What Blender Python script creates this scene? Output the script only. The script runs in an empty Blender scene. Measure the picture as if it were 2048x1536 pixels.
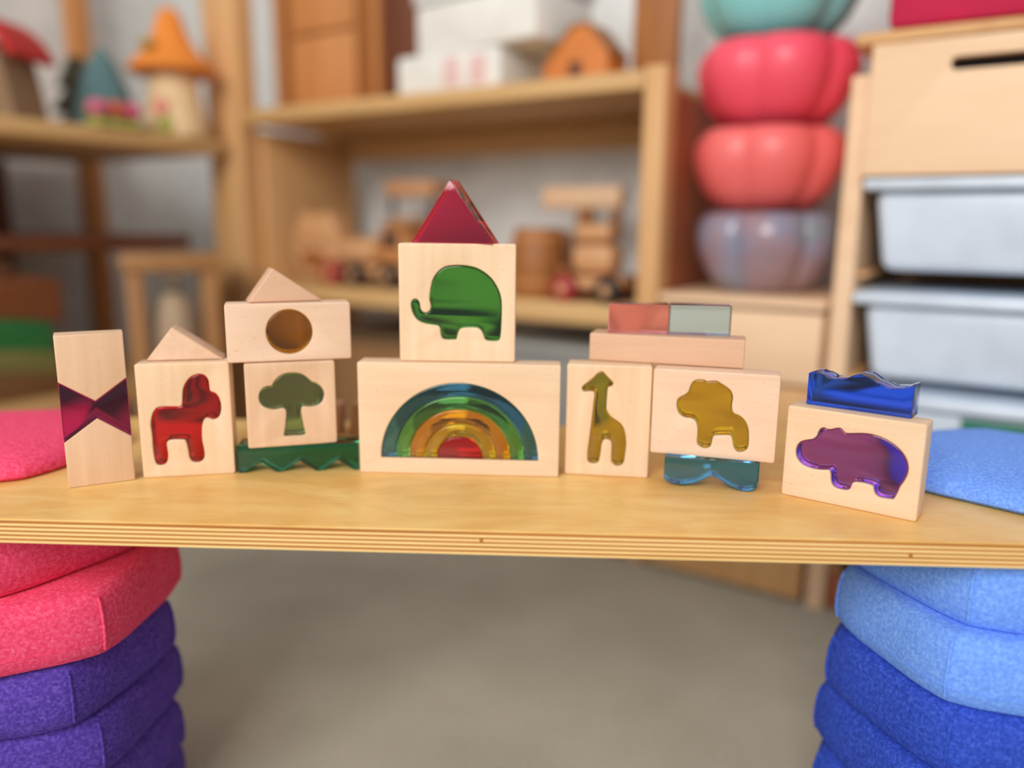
import bpy, bmesh, math, random
from mathutils import Vector, Matrix
random.seed(7)
scene = bpy.context.scene
COL = scene.collection

# ------------------------------------------------------------------ camera
F, PITCH, ROLL, CAM_H = 1570.0, math.radians(11.4), math.radians(0.6), 0.476
_fwd = Vector((0, math.cos(PITCH), -math.sin(PITCH)))
_r0 = Vector((1, 0, 0)); _u0 = _r0.cross(_fwd)
_right = _r0 * math.cos(ROLL) + _u0 * math.sin(ROLL)
_up = _u0 * math.cos(ROLL) - _r0 * math.sin(ROLL)
CAM = Vector((0, 0, CAM_H))
cam_data = bpy.data.cameras.new('camera'); cam = bpy.data.objects.new('camera', cam_data); COL.objects.link(cam)
M = Matrix.Identity(4)
for i in range(3):
    M[i][0], M[i][1], M[i][2], M[i][3] = _right[i], _up[i], -_fwd[i], CAM[i]
cam.matrix_world = M
cam_data.sensor_width = 36; cam_data.lens = F / 2048 * 36
cam_data.clip_start = 0.01
cam_data.dof.use_dof = True
cam_data.dof.focus_distance = 0.51
cam_data.dof.aperture_fstop = cam_data.lens / 18.5
scene.camera = cam

# ------------------------------------------------------------------ light
world = bpy.data.worlds.new('world'); scene.world = world; world.use_nodes = True
bg = world.node_tree.nodes['Background']
bg.inputs[0].default_value = (0.93, 0.96, 1.0, 1); bg.inputs[1].default_value = 0.52
def area(name, loc, target, sx, sy, power, color):
    d = bpy.data.lights.new(name, 'AREA'); d.shape = 'RECTANGLE'; d.size = sx; d.size_y = sy
    d.energy = power; d.color = color
    o = bpy.data.objects.new(name, d); COL.objects.link(o); o.location = loc
    o.rotation_euler = (Vector(target) - Vector(loc)).to_track_quat('-Z', 'Y').to_euler()
    return o
area('window_daylight', (-0.95, -1.6, 1.66), (0, 0.6, 0.3), 1.5, 1.2, 65, (1.0, 0.968, 0.925))
scene.view_settings.view_transform = 'Standard'; scene.view_settings.look = 'None'
scene.view_settings.gamma = 1.0; scene.view_settings.use_curve_mapping = False
scene.view_settings.exposure = 0.0

# ------------------------------------------------------------------ pixel helpers
def ray(x, y): return _fwd + _right * ((x - 1024) / F) + _up * ((768 - y) / F)
def onz(x, y, z):
    d = ray(x, y); return CAM + d * ((z - CAM_H) / d.z)
def onplane(x, y, p0, n):
    d = ray(x, y); return CAM + d * ((p0 - CAM).dot(n) / d.dot(n))

# ------------------------------------------------------------------ materials
def srgb(r, g, b):
    f = lambda c: (c / 255 / 12.92) if c / 255 <= 0.04045 else ((c / 255 + 0.055) / 1.055) ** 2.4
    return (f(r), f(g), f(b), 1)
def new_mat(name):
    m = bpy.data.materials.new(name); m.use_nodes = True
    nt = m.node_tree; return m, nt, nt.nodes['Principled BSDF']
def N(nt, typ, **kw):
    n = nt.nodes.new(typ)
    for k, v in kw.items():
        if k in n.inputs.keys() if hasattr(n.inputs, 'keys') else False: n.inputs[k].default_value = v
        else: setattr(n, k, v)
    return n
def coords(nt, scale, rot=(0, 0, 0)):
    tc = nt.nodes.new('ShaderNodeTexCoord'); mp = nt.nodes.new('ShaderNodeMapping')
    mp.inputs['Scale'].default_value = scale; mp.inputs['Rotation'].default_value = rot
    nt.links.new(tc.outputs['Object'], mp.inputs['Vector']); return mp.outputs['Vector']
def noise(nt, vec, scale, detail=3, rough=0.5, dist=0.0):
    n = nt.nodes.new('ShaderNodeTexNoise'); n.inputs['Scale'].default_value = scale
    n.inputs['Detail'].default_value = detail; n.inputs['Roughness'].default_value = rough
    n.inputs['Distortion'].default_value = dist; nt.links.new(vec, n.inputs['Vector']); return n.outputs['Fac']
def ramp(nt, fac, stops):
    r = nt.nodes.new('ShaderNodeValToRGB'); els = r.color_ramp.elements
    while len(els) < len(stops): els.new(0.5)
    for e, (p, c) in zip(els, stops): e.position = p; e.color = c
    nt.links.new(fac, r.inputs['Fac']); return r.outputs['Color']
def mixc(nt, a, b, fac, blend='MIX'):
    m = nt.nodes.new('ShaderNodeMix'); m.data_type = 'RGBA'; m.blend_type = blend
    for sock, v in ((m.inputs['Factor'], fac), (m.inputs['A'] if False else m.inputs[6], a), (m.inputs[7], b)):
        if hasattr(v, 'is_output') or hasattr(v, 'links'): nt.links.new(v, sock)
        else: sock.default_value = v
    return m.outputs[2]
def bump(nt, p, height, strength, dist=0.001):
    b = nt.nodes.new('ShaderNodeBump'); b.inputs['Strength'].default_value = strength; b.inputs['Distance'].default_value = dist
    nt.links.new(height, b.inputs['Height']); nt.links.new(b.outputs['Normal'], p.inputs['Normal'])

def mat_wood(name, light, dark, axis=0, grain=160.0, stretch=0.05, rough=0.55, pores=None, fine=1.0):
    """axis 0/1/2 = local direction in which the grain runs"""
    m, nt, p = new_mat(name)
    sc = [1, 1, 1]; sc[axis] = stretch
    v = coords(nt, sc)
    a = noise(nt, v, grain, 4, 0.6, 0.4)
    c = ramp(nt, a, [(0.3, dark), (0.68, light)])
    broad = noise(nt, v, grain * 0.16, 2, 0.5, 0.8)
    c = mixc(nt, c, ramp(nt, broad, [(0.35, dark), (0.65, light)]), 0.45)
    if pores:
        sc2 = [1, 1, 1]; sc2[axis] = 0.16
        v2 = coords(nt, sc2); q = noise(nt, v2, 1500 * fine, 1, 0.4)
        c = mixc(nt, c, pores, ramp(nt, q, [(0.69, (0, 0, 0, 1)), (0.76, (0.55, 0.55, 0.55, 1))]))
    nt.links.new(c, p.inputs['Base Color']); p.inputs['Roughness'].default_value = rough
    bump(nt, p, a, 0.08, 0.0005)
    return m
BE_D = srgb(176, 128, 92)
beech = {
 'pale_x': mat_wood('beech_pale_horizontal', srgb(236, 207, 174), srgb(225, 188, 152), 0, pores=BE_D),
 'pale_z': mat_wood('beech_pale_vertical', srgb(236, 206, 172), srgb(226, 189, 150), 2, pores=BE_D),
 'pink_x': mat_wood('beech_pink_horizontal', srgb(236, 204, 176), srgb(225, 187, 158), 0, pores=BE_D),
 'pink_z': mat_wood('beech_pink_vertical', srgb(230, 194, 160), srgb(217, 176, 140), 2, pores=BE_D),
 'rosy_x': mat_wood('beech_rosy_horizontal', srgb(222, 182, 150), srgb(204, 158, 126), 0, grain=120, pores=BE_D),
 'tan_y': mat_wood('beech_tan_end', srgb(228, 192, 160), srgb(212, 172, 140), 1, pores=BE_D),
}
def mat_acrylic(name, color, ior=1.49):
    m, nt, p = new_mat(name)
    p.inputs['Base Color'].default_value = color; p.inputs['Roughness'].default_value = 0.0
    p.inputs['Transmission Weight'].default_value = 1.0; p.inputs['IOR'].default_value = ior
    return m
AC = {k: mat_acrylic('acrylic_' + k, c) for k, c in {
 'red': (0.80, 0.005, 0.005, 1), 'green': (0.08, 0.52, 0.08, 1), 'olive': (0.36, 0.64, 0.34, 1),
 'amber': (0.95, 0.50, 0.006, 1), 'yellow': (0.84, 0.68, 0.003, 1), 'khaki': (0.78, 0.60, 0.008, 1),
 'purple': (0.46, 0.13, 0.80, 1), 'magenta': (0.62, 0.008, 0.34, 1), 'crimson': (1.0, 0.035, 0.15, 1),
 'rose': (1.0, 0.44, 0.56, 1), 'teal': (0.52, 0.78, 1.0, 1), 'cyan': (0.09, 0.46, 0.95, 1),
 'cobalt': (0.02, 0.12, 0.95, 1), 'emerald': (0.003, 0.28, 0.15, 1),
 'arc_blue': (0.06, 0.34, 0.56, 1), 'arc_green': (0.16, 0.66, 0.14, 1), 'arc_orange': (0.97, 0.50, 0.004, 1),
 'arc_yellow': (0.92, 0.70, 0.02, 1), 'arc_red': (0.80, 0.012, 0.02, 1)}.items()}
def mat_speckle(name, base, light, dark, rough=0.85, scale=420):
    m, nt, p = new_mat(name)
    v = coords(nt, (1, 1, 1)); a = noise(nt, v, scale, 3, 0.65); b = noise(nt, v, scale * 0.3, 2, 0.5)
    c = ramp(nt, a, [(0.33, dark), (0.5, base), (0.68, light)])
    c = mixc(nt, c, base, ramp(nt, b, [(0.3, (0.1, 0.1, 0.1, 1)), (0.7, (0.5, 0.5, 0.5, 1))]))
    nt.links.new(c, p.inputs['Base Color']); p.inputs['Roughness'].default_value = rough
    p.inputs['Specular IOR Level'].default_value = 0.3
    bump(nt, p, a, 0.35, 0.0008)
    return m
FOAM = {
 'pink': mat_speckle('foam_pink', srgb(240, 72, 112), srgb(250, 112, 150), srgb(214, 48, 88)),
 'purple': mat_speckle('foam_purple', srgb(84, 58, 160), srgb(116, 90, 196), srgb(58, 38, 124)),
 'sky': mat_speckle('foam_sky_blue', srgb(112, 158, 246), srgb(140, 188, 255), srgb(92, 138, 228)),
 'navy': mat_speckle('foam_royal_blue', srgb(44, 74, 186), srgb(70, 106, 222), srgb(28, 54, 150)),
}
def mat_plain(name, color, rough=0.6, spec=0.5, vary=0.06):
    m, nt, p = new_mat(name)
    v = coords(nt, (1, 1, 1)); a = noise(nt, v, 14, 3)
    d = tuple(c * (1 - vary * 2) for c in color[:3]) + (1,); l = tuple(min(1, c * (1 + vary)) for c in color[:3]) + (1,)
    nt.links.new(ramp(nt, a, [(0.3, d), (0.7, l)]), p.inputs['Base Color'])
    p.inputs['Roughness'].default_value = rough; p.inputs['Specular IOR Level'].default_value = spec
    return m
# board
m, nt, p = new_mat('birch_board_face'); BOARD_TOP = m
v = coords(nt, (0.35, 1, 1)); a = noise(nt, v, 26, 5, 0.6, 2.2); b = noise(nt, coords(nt, (0.12, 1, 1)), 220, 3, 0.6, 0.3)
blot = noise(nt, coords(nt, (0.8, 1, 1), (0, 0, 0.5)), 11, 3, 0.55, 1.2)
c = ramp(nt, a, [(0.3, srgb(220, 166, 90)), (0.5, srgb(236, 188, 108)), (0.7, srgb(242, 206, 134))])
c = mixc(nt, c, ramp(nt, blot, [(0.35, srgb(224, 164, 82)), (0.65, srgb(238, 206, 138))]), 0.4)
c = mixc(nt, c, srgb(196, 148, 84), ramp(nt, b, [(0.58, (0, 0, 0, 1)), (0.75, (0.35, 0.35, 0.35, 1))]))
nt.links.new(c, p.inputs['Base Color']); p.inputs['Roughness'].default_value = 0.42
p.inputs['Coat Weight'].default_value = 0.15; p.inputs['Coat Roughness'].default_value = 0.35
PLY_L = mat_wood('ply_light', srgb(252, 222, 158), srgb(238, 192, 116), 0, grain=300, stretch=0.02, rough=0.5)
PLY_D = mat_wood('ply_dark', srgb(196, 128, 56), srgb(152, 88, 30), 0, grain=300, stretch=0.02, rough=0.5)
PINE = mat_wood('pine', srgb(226, 178, 122), srgb(206, 154, 98), 2, grain=60, stretch=0.08)
PINE_H = mat_wood('pine_horizontal', srgb(222, 180, 122), srgb(198, 152, 94), 0, grain=60, stretch=0.08)
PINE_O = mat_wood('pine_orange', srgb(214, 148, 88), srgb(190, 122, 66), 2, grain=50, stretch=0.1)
PINE_B = mat_wood('birch_box_wood', srgb(244, 208, 170), srgb(232, 192, 152), 0, grain=60, stretch=0.08)
TOYW = mat_wood('toy_wood', srgb(226, 172, 122), srgb(202, 146, 98), 0, grain=60, stretch=0.1)
TOYD = mat_wood('toy_wood_brown', srgb(176, 112, 56), srgb(146, 88, 42), 2, grain=60, stretch=0.1)
REDW = mat_wood('stained_side_wood', srgb(180, 104, 66), srgb(156, 84, 52), 2, grain=40, stretch=0.1)  # wood in shadow: the red-brown shade is put into the colour
def P_(n, r, g, b, rough=0.6): return mat_plain(n, srgb(r, g, b), rough)
M_WALL = P_('wall_paint', 236, 238, 236, 0.9)
M_BLACK = P_('black_rubber', 34, 30, 32, 0.6); M_REDP = P_('red_paint', 168, 34, 44, 0.5)
M_WHITE = P_('white_print_fabric', 238, 236, 228, 0.8); M_TUB = P_('white_plastic_tub', 214, 226, 240, 0.35)
M_CRIM = P_('crimson_fabric', 196, 24, 72, 0.8)
m, nt, p = new_mat('carpet'); M_CARPET = m
v = coords(nt, (1, 1, 1)); a = noise(nt, v, 260, 4, 0.7); b = noise(nt, v, 9, 3)
c = mixc(nt, ramp(nt, a, [(0.3, srgb(164, 158, 142)), (0.7, srgb(212, 206, 190))]), ramp(nt, b, [(0.3, srgb(178, 172, 156)), (0.7, srgb(202, 196, 180))]), 0.5)
nt.links.new(c, p.inputs['Base Color']); p.inputs['Roughness'].default_value = 1.0; p.inputs['Specular IOR Level'].default_value = 0.1
bump(nt, p, a, 0.8, 0.004)

# ------------------------------------------------------------------ object helpers
def link(o, parent=None):
    COL.objects.link(o)
    if parent is not None: o.parent = parent
    return o
def tag(o, label=None, cat=None, group=None, kind=None):
    if label: o['label'] = label
    if cat: o['category'] = cat
    if group: o['group'] = group
    if kind: o['kind'] = kind
    return o
def thing(name, label, cat, loc=(0, 0, 0), rz=0, group=None):
    o = bpy.data.objects.new(name, None); o.empty_display_size = 0.02; link(o)
    o.location = loc; o.rotation_euler = (0, 0, rz); return tag(o, label, cat, group)
def finish(me, mat, smooth=35):
    me.materials.append(mat)
    if smooth:
        me.shade_smooth(); me.set_sharp_from_angle(angle=math.radians(smooth))
    return me
def obj(name, me, parent=None, loc=(0, 0, 0), rz=0):
    o = bpy.data.objects.new(name, me); link(o, parent); o.location = loc; o.rotation_euler = (0, 0, rz); return o
def bm_mesh(name, bm, mat, smooth=35):
    bmesh.ops.recalc_face_normals(bm, faces=bm.faces[:])
    me = bpy.data.meshes.new(name); bm.to_mesh(me); bm.free(); return finish(me, mat, smooth)
def box_bm(bm, x0, x1, y0, y1, z0, z1, bev=0.0, seg=2):
    g = bmesh.ops.create_cube(bm, size=1.0)
    for w in g['verts']:
        w.co = Vector((x0 + (w.co.x + .5) * (x1 - x0), y0 + (w.co.y + .5) * (y1 - y0), z0 + (w.co.z + .5) * (z1 - z0)))
    if bev > 0:
        es = {e for w in g['verts'] for e in w.link_edges}
        bmesh.ops.bevel(bm, geom=list(es), offset=bev, segments=seg, affect='EDGES', profile=0.5)
def box(name, mat, parent, x0, x1, y0, y1, z0, z1, bev=0.002, loc=(0, 0, 0), rz=0):
    bm = bmesh.new(); box_bm(bm, x0, x1, y0, y1, z0, z1, bev); return obj(name, bm_mesh(name, bm, mat), parent, loc, rz)
def smooth_pts(pts, sub=4):
    out = []; n = len(pts)
    for i in range(n):
        p0, p1, p2, p3 = pts[i - 1], pts[i], pts[(i + 1) % n], pts[(i + 2) % n]
        for k in range(sub):
            t = k / sub; q = []
            for a in range(2):
                q.append(0.5 * (2 * p1[a] + (p2[a] - p0[a]) * t + (2 * p0[a] - 5 * p1[a] + 4 * p2[a] - p3[a]) * t * t + (3 * p1[a] - p0[a] - 3 * p2[a] + p3[a]) * t ** 3))
            out.append(tuple(q))
    return out
def round_poly(pts, r, seg=4):
    out = []; n = len(pts)
    for i in range(n):
        a, b, c = Vector(pts[i - 1]), Vector(pts[i]), Vector(pts[(i + 1) % n])
        da, dc = (a - b), (c - b); rr = min(r, da.length * .45, dc.length * .45)
        s, e = b + da.normalized() * rr, b + dc.normalized() * rr
        for k in range(seg + 1):
            t = k / seg; out.append(tuple((1 - t) ** 2 * s + 2 * t * (1 - t) * b + t * t * e))
    return out
def rect(w, h): return [(0, 0), (w, 0), (w, h), (0, h)]
def slab(name, mat, loops, t, parent=None, bev=0.0008, gap=0.0, y0=0.0, smooth=35, bres=2):
    """upright slab: loops are (x, z) outlines, first outer then holes; depth runs y0..y0+t"""
    cu = bpy.data.curves.new(name, 'CURVE'); cu.dimensions = '2D'; cu.fill_mode = 'BOTH'
    for lp in loops:
        s = cu.splines.new('POLY'); s.points.add(len(lp) - 1); s.use_cyclic_u = True
        for q, (x, y) in zip(s.points, lp): q.co = (x, y, 0, 1)
    cu.extrude = t / 2 - bev; cu.bevel_depth = bev; cu.bevel_resolution = bres; cu.offset = -bev - gap
    tmp = bpy.data.objects.new('tmp', cu); COL.objects.link(tmp)
    dg = bpy.context.evaluated_depsgraph_get(); dg.update()
    me = bpy.data.meshes.new_from_object(tmp.evaluated_get(dg)); bpy.data.objects.remove(tmp); bpy.data.curves.remove(cu)
    me.transform(Matrix(((1, 0, 0, 0), (0, 0, -1, y0 + t / 2), (0, 1, 0, 0), (0, 0, 0, 1))))
    bm = bmesh.new(); bm.from_mesh(me); bmesh.ops.remove_doubles(bm, verts=bm.verts[:], dist=1e-6)
    bmesh.ops.recalc_face_normals(bm, faces=bm.faces[:]); bm.to_mesh(me); bm.free()
    me.materials.clear(); me.name = name
    return obj(name, finish(me, mat, smooth), parent)
def lathe(name, mat, prof, parent=None, loc=(0, 0, 0), n=48, lobes=None, smooth=50, rfun=None):
    """profile of (radius, z); lobes=(count, depth, phase)"""
    bm = bmesh.new(); rings = []
    for r, z in prof:
        if r < 1e-6: rings.append([bm.verts.new((0, 0, z))]); continue
        ring = []
        for k in range(n):
            t = 2 * math.pi * k / n; q = r
            if lobes: q *= 1 - lobes[1] * (1 - abs(math.cos(lobes[0] * t / 2 + lobes[2])) ** 0.6)
            if rfun: q *= rfun(t)
            ring.append(bm.verts.new((q * math.cos(t), q * math.sin(t), z)))
        rings.append(ring)
    for A, B in zip(rings, rings[1:]):
        for k in range(n):
            a = A[k % len(A)], A[(k + 1) % len(A)]; b = B[k % len(B)], B[(k + 1) % len(B)]
            vs = [a[0], a[1], b[1], b[0]]; u = []
            for w in vs:
                if w not in u: u.append(w)
            if len(u) > 2: bm.faces.new(u)
    for R_ in (rings[0], rings[-1]):
        if len(R_) > 1: bm.faces.new(R_)
    return obj(name, bm_mesh(name, bm, mat, smooth), parent, loc)
def tube(name, mat, pts, r, parent=None, n=6):
    bm = bmesh.new(); rings = []
    pts = [Vector(q) for q in pts]
    for i, q in enumerate(pts):
        d = (pts[min(i + 1, len(pts) - 1)] - pts[max(i - 1, 0)]).normalized()
        a = d.orthogonal().normalized() if i == 0 else (rings_a - d * rings_a.dot(d)).normalized()
        rings_a = a; b = d.cross(a)
        rings.append([bm.verts.new(q + (a * math.cos(2 * math.pi * k / n) + b * math.sin(2 * math.pi * k / n)) * r) for k in range(n)])
    for A, B in zip(rings, rings[1:]):
        for k in range(n): bm.faces.new((A[k], A[(k + 1) % n], B[(k + 1) % n], B[k]))
    bm.faces.new(rings[0]); bm.faces.new(rings[-1])
    return obj(name, bm_mesh(name, bm, mat, 60), parent)

# ------------------------------------------------------------------ the room
ZB = 0.300                      # board top
E1 = Vector((0.8415, -0.5400, 0)); E2 = Vector((0.5400, 0.8415, 0)); P0 = Vector((0.154, 1.08, 0))
RZ = math.atan2(E1.y, E1.x)     # shelf units on the back wall share this heading
def U(s, q, z=0): return P0 + E1 * s + E2 * q + Vector((0, 0, z))
def pxU(x, y, q=0):             # pixel -> (s, z) on the plane q behind the shelf front
    w = onplane(x, y, U(0, q), E2); return (w - P0).dot(E1), w.z
LP = U(-0.80, 0); LRZ = math.atan2(E2.y, E2.x)  # the unit on the left wall: local x = along E2, local -y... depth to the left
def struct(name, mat, *a, **k): return tag(box(name, mat, None, *a, **k), kind='structure')
struct('floor', M_CARPET, -3, 3, -2.2, 3.2, -0.05, 0, bev=0)
w = box('wall_back', M_WALL, None, -1.36, 2.6, 0.36, 0.46, 0, 2.5, bev=0, loc=P0, rz=RZ); tag(w, kind='structure')
w = box('wall_left', M_WALL, None, -1.45, -1.35, -2.3, 0.36, 0, 2.5, bev=0, loc=P0, rz=RZ); tag(w, kind='structure')
w = box('baseboard_back', M_WHITE, None, -1.34, 2.6, 0.348, 0.36, 0, 0.09, bev=0.002, loc=P0, rz=RZ); tag(w, kind='structure')

# ------------------------------------------------------------------ foam stepping stones
def hexr(t, rot, rnd=0.11):
    """unit rounded hexagon, corners at rot + k*60deg; 1.0 at the face centres"""
    a = (t - rot) % (math.pi / 3); a = abs(a - math.pi / 6)
    flat = 1 / math.cos(a)
    return flat * (1 - rnd * max(0, (a - 0.22) / (math.pi / 6 - 0.22)) ** 2 * 0.42)
STONE_PROF = [(0.0, 0.0), (0.90, 0.0), (0.955, 0.0012), (0.985, 0.0055), (0.999, 0.013), (1.0, 0.021), (0.993, 0.031), (0.977, 0.039), (0.950, 0.0447), (0.90, 0.0470), (0.0, 0.0472)]
LOW_PROF = [(0.0, 0.0), (0.93, 0.0), (0.965, 0.0007), (0.985, 0.0028), (0.985, 0.0056), (0.965, 0.00875), (0.92, 0.01155), (0.84, 0.01435), (0.72, 0.01659), (0.55, 0.01834), (0.33, 0.01946), (0.0, 0.01988)]
AP = 0.0955
def stone(label, key, cx, cy, z, rot_deg, prof, ap=AP, group=None, seams=True):
    rot = math.radians(rot_deg); mat = FOAM[key]
    t = thing('stepping_stone', label, 'stepping stone', (cx, cy, z), 0, group)
    lathe('body', mat, [(r * ap, h) for r, h in prof], t, n=144, rfun=lambda a: hexr(a, rot), smooth=40)
    if seams:
        for k in range(6):
            a = rot + k * math.pi / 3; R = ap * hexr(a, rot)
            side = [(r, h) for r, h in prof if r > 0.9 and 0.003 < h]
            pts = []
            for (r0, h0), (r1, h1) in zip(side, side[1:]):
                for u in (0, .5): pts.append(((r0 + (r1 - r0) * u) * R, h0 + (h1 - h0) * u))
            tube('corner_seam', mat, [(r * math.cos(a) * 1.0003, r * math.sin(a) * 1.0003, h) for r, h in pts], 0.0011, t)
        pts = []
        for k in range(145):
            a = 2 * math.pi * k / 144; R = ap * hexr(a, rot) * 1.0; pts.append((R * math.cos(a), R * math.sin(a), 0.0125))
        tube('mould_line', mat, pts, 0.00025, t, 5)
    return t
SH = 0.0475
left = [('pink', 0, 'pink foam stepping stone pressed against the underside of the plywood board'),
        ('pink', -33.5, 'pink foam stepping stone resting on the upper purple stone'),
        ('purple', -43, 'purple foam stepping stone directly under the pink stones'),
        ('purple', -36, 'lower purple foam stepping stone, its top under the other purple one'),
        ('purple', -40, 'purple foam stepping stone fifth from the board, below the frame edge'),
        ('purple', -30, 'purple foam stepping stone on the carpet at the foot of the pink stack')]
right = [('sky', 228, 'light blue foam stepping stone pressed against the underside of the plywood board'),
         ('sky', 224, 'light blue foam stepping stone resting on the upper royal blue stone'),
         ('navy', 229, 'royal blue foam stepping stone directly under the light blue stones'),
         ('navy', 222, 'lower royal blue foam stepping stone, its top under the other royal blue one'),
         ('navy', 230, 'royal blue foam stepping stone fifth from the board, below the frame edge'),
         ('navy', 222, 'royal blue foam stepping stone on the carpet at the foot of the blue stack')]
CL = [(-0.380, 0.552), (-0.357, 0.537), (-0.366, 0.540), (-0.366, 0.545), (-0.368, 0.545), (-0.37, 0.545)]
CR = [(0.3486, 0.518), (0.342, 0.507), (0.338, 0.508), (0.335, 0.508), (0.336, 0.510), (0.338, 0.512)]
for side, cs in ((left, CL), (right, CR)):
    for k, (key, rot, lab) in enumerate(side):
        stone(lab, key, cs[k][0], cs[k][1], 0.285 - (k + 1) * SH, rot, STONE_PROF, group='foam stones stacked under the board')
stone('pink foam stepping stone lying on top of the board behind the bow-tie block', 'pink', -0.4045, 0.5885, ZB + .0002, -47, LOW_PROF, 0.0915, 'foam stones on top of the board', False)
stone('light blue foam stepping stone lying on top of the board beside the hippo block', 'sky', 0.3705, 0.5505, ZB + .0002, 254, LOW_PROF, 0.0945, 'foam stones on top of the board', False)

# ------------------------------------------------------------------ plywood board
BRZ = math.radians(-2.1)
board = thing('plywood_board', 'long varnished birch plywood board bridging the pink and blue foam stacks', 'board', (0.0009, 0.4347, 0.285), BRZ)
NP = 11
for k in range(NP):
    z0 = 0.015 * k / NP; z1 = 0.015 * (k + 1) / NP
    if k == NP - 1:
        bm = bmesh.new(); box_bm(bm, -0.60, 0.60, 0.0002, 0.252, z0, z1 + 0.0, 0.0004, 1); obj('face_veneer', bm_mesh('face_veneer', bm, BOARD_TOP), board)
    else:
        off = random.uniform(-0.00012, 0.00018) + (0.0002 if k % 2 else 0)
        bm = bmesh.new(); box_bm(bm, -0.60 - off, 0.60 + off, off, 0.252 - off, z0, z1); obj('ply_layer', bm_mesh('ply_layer', bm, PLY_L if k % 2 == 0 else PLY_D, 0), board)
for x, y, zz in ((0.231, 0.0, 0.0062), (0.30, 0.0, 0.0008), (-0.018, 0.0, 0.009)):
    lathe('edge_knot', PLY_D, [(0.0, -0.0002), (0.0012, -0.0001), (0.0011, 0.00028), (0.0, 0.00032)], board, (x, y, zz), n=14).rotation_euler = (math.pi / 2, 0, 0)

# ------------------------------------------------------------------ blocks
T = 0.020
class Face:
    """front face of a block: foot pixels of its two lower corners and the height it stands at"""
    def __init__(s, bl, br, z):
        s.z = ZB + z; a, b = onz(*bl, s.z), onz(*br, s.z); s.a = a; s.u = (b - a).normalized(); s.n = s.u.cross(Vector((0, 0, 1)))
        s.rz = math.atan2(s.u.y, s.u.x); s.w = (b - a).length
    def at(s, x, y):
        w = onplane(x, y, s.a, s.n); return ((w - s.a).dot(s.u), w.z - s.z)
    def outline(s, x0, y0, sc, pts): return smooth_pts([s.at(x0 + x / sc, y0 + y / sc) for x, y in pts])
    def thing(s, name, label, cat='toy block', group='wooden inlay blocks'): return thing(name, label, cat, s.a + Vector((0, 0, 0.0001)), s.rz, group)
def inlay_block(f, name, label, wood, acr, W, H, hole):
    t = f.thing(name, label)
    slab('wooden_frame', wood, [round_poly(rect(W, H), 0.0018), hole], T, t)
    slab('acrylic_inlay', acr, [hole], T - 0.0024, t, bev=0.0012, gap=0.00012, y0=0.0012, smooth=50, bres=3)
    return t

horse = [(925,65),(1000,90),(1050,160),(1065,250),(1080,325),(1160,360),(1215,430),(1245,540),(1240,650),(1205,730),(1140,765),(1090,755),(1030,740),(985,765),(955,850),(950,960),(955,1080),(985,1230),(990,1330),(955,1400),(880,1425),(800,1405),(760,1340),(745,1250),(725,1160),(700,1090),(640,1075),(520,1075),(440,1090),(410,1130),(420,1220),(432,1310),(425,1390),(385,1450),(310,1470),(250,1440),(220,1340),(200,1200),(185,1000),(165,850),(175,740),(210,640),(270,580),(350,565),(500,565),(610,565),(645,530),(650,430),(660,300),(700,200),(770,115),(850,75)]
tree = [(950,65),(1080,75),(1190,120),(1270,180),(1360,260),(1450,290),(1560,370),(1620,470),(1630,560),(1600,670),(1530,760),(1420,800),(1280,810),(1190,800),(1140,830),(1125,900),(1135,1000),(1160,1130),(1190,1270),(1220,1390),(1200,1430),(1100,1445),(950,1450),(800,1460),(755,1440),(755,1380),(775,1270),(790,1130),(800,1000),(795,900),(750,850),(680,850),(560,875),(430,860),(320,820),(240,750),(200,660),(200,560),(230,470),(300,390),(400,355),(480,350),(510,290),(580,200),(680,120),(800,75)]
elephant = [(1000,95),(1150,110),(1290,145),(1430,220),(1560,330),(1650,460),(1715,600),(1745,740),(1750,900),(1745,1100),(1735,1300),(1715,1430),(1670,1470),(1560,1470),(1460,1450),(1430,1390),(1400,1310),(1340,1245),(1250,1225),(1100,1225),(1010,1245),(965,1300),(940,1390),(920,1440),(830,1445),(720,1440),(670,1410),(645,1330),(635,1240),(600,1195),(500,1175),(380,1155),(280,1120),(200,1060),(140,960),(110,850),(110,780),(140,720),(190,705),(240,730),(270,800),(285,890),(340,950),(410,945),(460,890),(465,810),(445,730),(450,600),(470,480),(500,360),(550,270),(620,190),(720,125),(850,100)]
giraffe = [(405,65),(450,100),(490,145),(550,205),(575,245),(550,285),(500,300),(485,350),(475,480),(470,620),(500,690),(550,750),(640,810),(710,880),(745,970),(762,1080),(762,1200),(745,1330),(730,1420),(690,1470),(620,1480),(565,1440),(545,1390),(550,1250),(550,1140),(520,1095),(470,1080),(425,1095),(400,1150),(385,1250),(370,1350),(345,1420),(290,1445),(220,1430),(190,1390),(190,1270),(215,1080),(240,880),(262,700),(280,530),(295,420),(280,370),(220,360),(140,365),(105,325),(120,280),(190,225),(280,150),(340,90)]
lion = [(570,95),(650,100),(720,130),(800,120),(900,125),(1000,180),(1090,240),(1160,300),(1200,380),(1205,470),(1190,560),(1190,650),(1220,735),(1320,780),(1400,840),(1460,920),(1500,1020),(1512,1150),(1510,1300),(1490,1410),(1430,1470),(1340,1490),(1270,1460),(1220,1370),(1205,1260),(1180,1190),(1120,1165),(960,1165),(850,1175),(815,1220),(795,1310),(770,1380),(700,1415),(620,1405),(540,1350),(520,1270),(530,1150),(530,1030),(510,930),(470,870),(390,835),(280,820),(190,760),(145,680),(130,580),(145,480),(200,425),(280,385),(350,330),(385,240),(430,150),(490,105)]
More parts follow.
